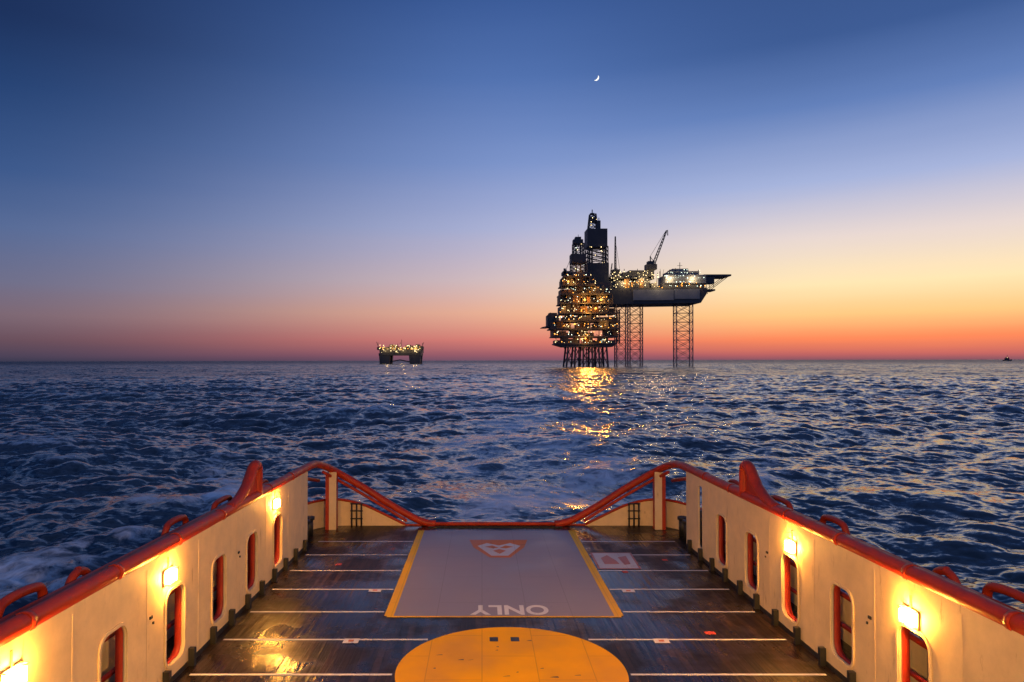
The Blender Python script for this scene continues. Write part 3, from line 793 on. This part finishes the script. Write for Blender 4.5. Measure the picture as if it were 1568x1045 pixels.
# ------------------------------------------------------------ sky
w=bpy.data.worlds.new('World'); sc.world=w; w.use_nodes=True; nt=w.node_tree; N=nt.nodes; L=nt.links
bg=N['Background']
tc=N.new('ShaderNodeTexCoord'); sep=N.new('ShaderNodeSeparateXYZ'); L.new(tc.outputs['Generated'],sep.inputs[0])
dz=N.new('ShaderNodeMath'); dz.operation='DIVIDE'; L.new(sep.outputs['Z'],dz.inputs[0]); dz.inputs[1].default_value=0.6
mph=N.new('ShaderNodeMapping'); mph.inputs['Scale'].default_value=(2.2,2.2,45); L.new(tc.outputs['Generated'],mph.inputs[0])
nh=N.new('ShaderNodeTexNoise'); nh.inputs['Scale'].default_value=1.0; nh.inputs['Detail'].default_value=4; L.new(mph.outputs[0],nh.inputs['Vector'])
hz=N.new('ShaderNodeMath'); hz.operation='MULTIPLY_ADD'; hz.inputs[1].default_value=0.016; L.new(nh.outputs['Fac'],hz.inputs[0]); 
hz0=N.new('ShaderNodeMath'); hz0.operation='SUBTRACT'; hz0.inputs[1].default_value=0.008; L.new(dz.outputs[0],hz0.inputs[0]); L.new(hz0.outputs[0],hz.inputs[2])
def ramp(stops,fac):
    r=N.new('ShaderNodeValToRGB'); r.color_ramp.interpolation='LINEAR'
    cr=r.color_ramp
    while len(cr.elements)<len(stops): cr.elements.new(0.5)
    for i,(p,c) in enumerate(stops):
        cr.elements[i].position=p
    for i,(p,c) in enumerate(stops):
        cr.elements[i].color=lin(c)
    L.new(fac,r.inputs[0]); return r.outputs[0]
centre=[(0.0,(126,86,106)),(0.012,(158,94,108)),(0.051,(218,126,118)),(0.114,(236,176,150)),(0.193,(212,188,192)),(0.316,(170,177,214)),(0.463,(124,148,203)),(0.635,(84,117,180)),(0.777,(60,93,156)),(1.0,(66,90,142))]
right=[(0.0,(126,82,100)),(0.012,(182,96,100)),(0.045,(248,134,92)),(0.10,(255,200,132)),(0.165,(255,230,180)),(0.265,(230,215,210)),(0.38,(164,179,220)),(0.53,(96,127,186)),(0.65,(58,90,148)),(0.85,(48,76,132)),(1.0,(66,90,142))]
left=[(0.0,(58,58,80)),(0.010,(74,66,88)),(0.042,(102,78,92)),(0.095,(122,102,116)),(0.16,(108,109,138)),(0.265,(84,105,150)),(0.38,(56,86,138)),(0.53,(34,64,114)),(0.65,(24,46,90)),(0.85,(24,46,90)),(1.0,(66,90,142))]
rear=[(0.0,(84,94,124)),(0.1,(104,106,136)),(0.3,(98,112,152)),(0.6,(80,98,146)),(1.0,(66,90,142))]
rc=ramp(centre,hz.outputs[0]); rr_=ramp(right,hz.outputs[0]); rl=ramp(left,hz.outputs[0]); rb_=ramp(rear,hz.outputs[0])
az=N.new('ShaderNodeMath'); az.operation='ARCTAN2'; L.new(sep.outputs['X'],az.inputs[0]); L.new(sep.outputs['Y'],az.inputs[1])
def mrange(a,b_,src):
    r=N.new('ShaderNodeMapRange'); r.interpolation_type='SMOOTHSTEP'; r.inputs[1].default_value=math.radians(a); r.inputs[2].default_value=math.radians(b_); r.inputs[3].default_value=0; r.inputs[4].default_value=1; L.new(src,r.inputs[0]); return r.outputs[0]
mA=N.new('ShaderNodeMath'); mA.operation='MULTIPLY'; mA.inputs[1].default_value=-1; L.new(az.outputs[0],mA.inputs[0])
def mix(f,a,b_):
    mx=N.new('ShaderNodeMix'); mx.data_type='RGBA'; L.new(f,mx.inputs[0]); L.new(a,mx.inputs[6]); L.new(b_,mx.inputs[7]); return mx.outputs[2]
c1=mix(mrange(-8,38,mA.outputs[0]),rc,rl)
c2=mix(mrange(-4,27,az.outputs[0]),c1,rr_)
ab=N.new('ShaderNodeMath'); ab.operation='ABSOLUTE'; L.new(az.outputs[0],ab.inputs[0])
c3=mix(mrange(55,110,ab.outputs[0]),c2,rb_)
sky=N.new('ShaderNodeTexSky'); sky.sky_type='NISHITA'; sky.sun_disc=False; sky.sun_elevation=math.radians(0.5); sky.sun_rotation=math.radians(34)
sk=N.new('ShaderNodeVectorMath'); sk.operation='SCALE'; sk.inputs['Scale'].default_value=0.006; L.new(sky.outputs[0],sk.inputs[0])
ada=N.new('ShaderNodeVectorMath'); L.new(c3,ada.inputs[0]); L.new(sk.outputs[0],ada.inputs[1])
L.new(ada.outputs[0],bg.inputs[0]); bg.inputs[1].default_value=1.0
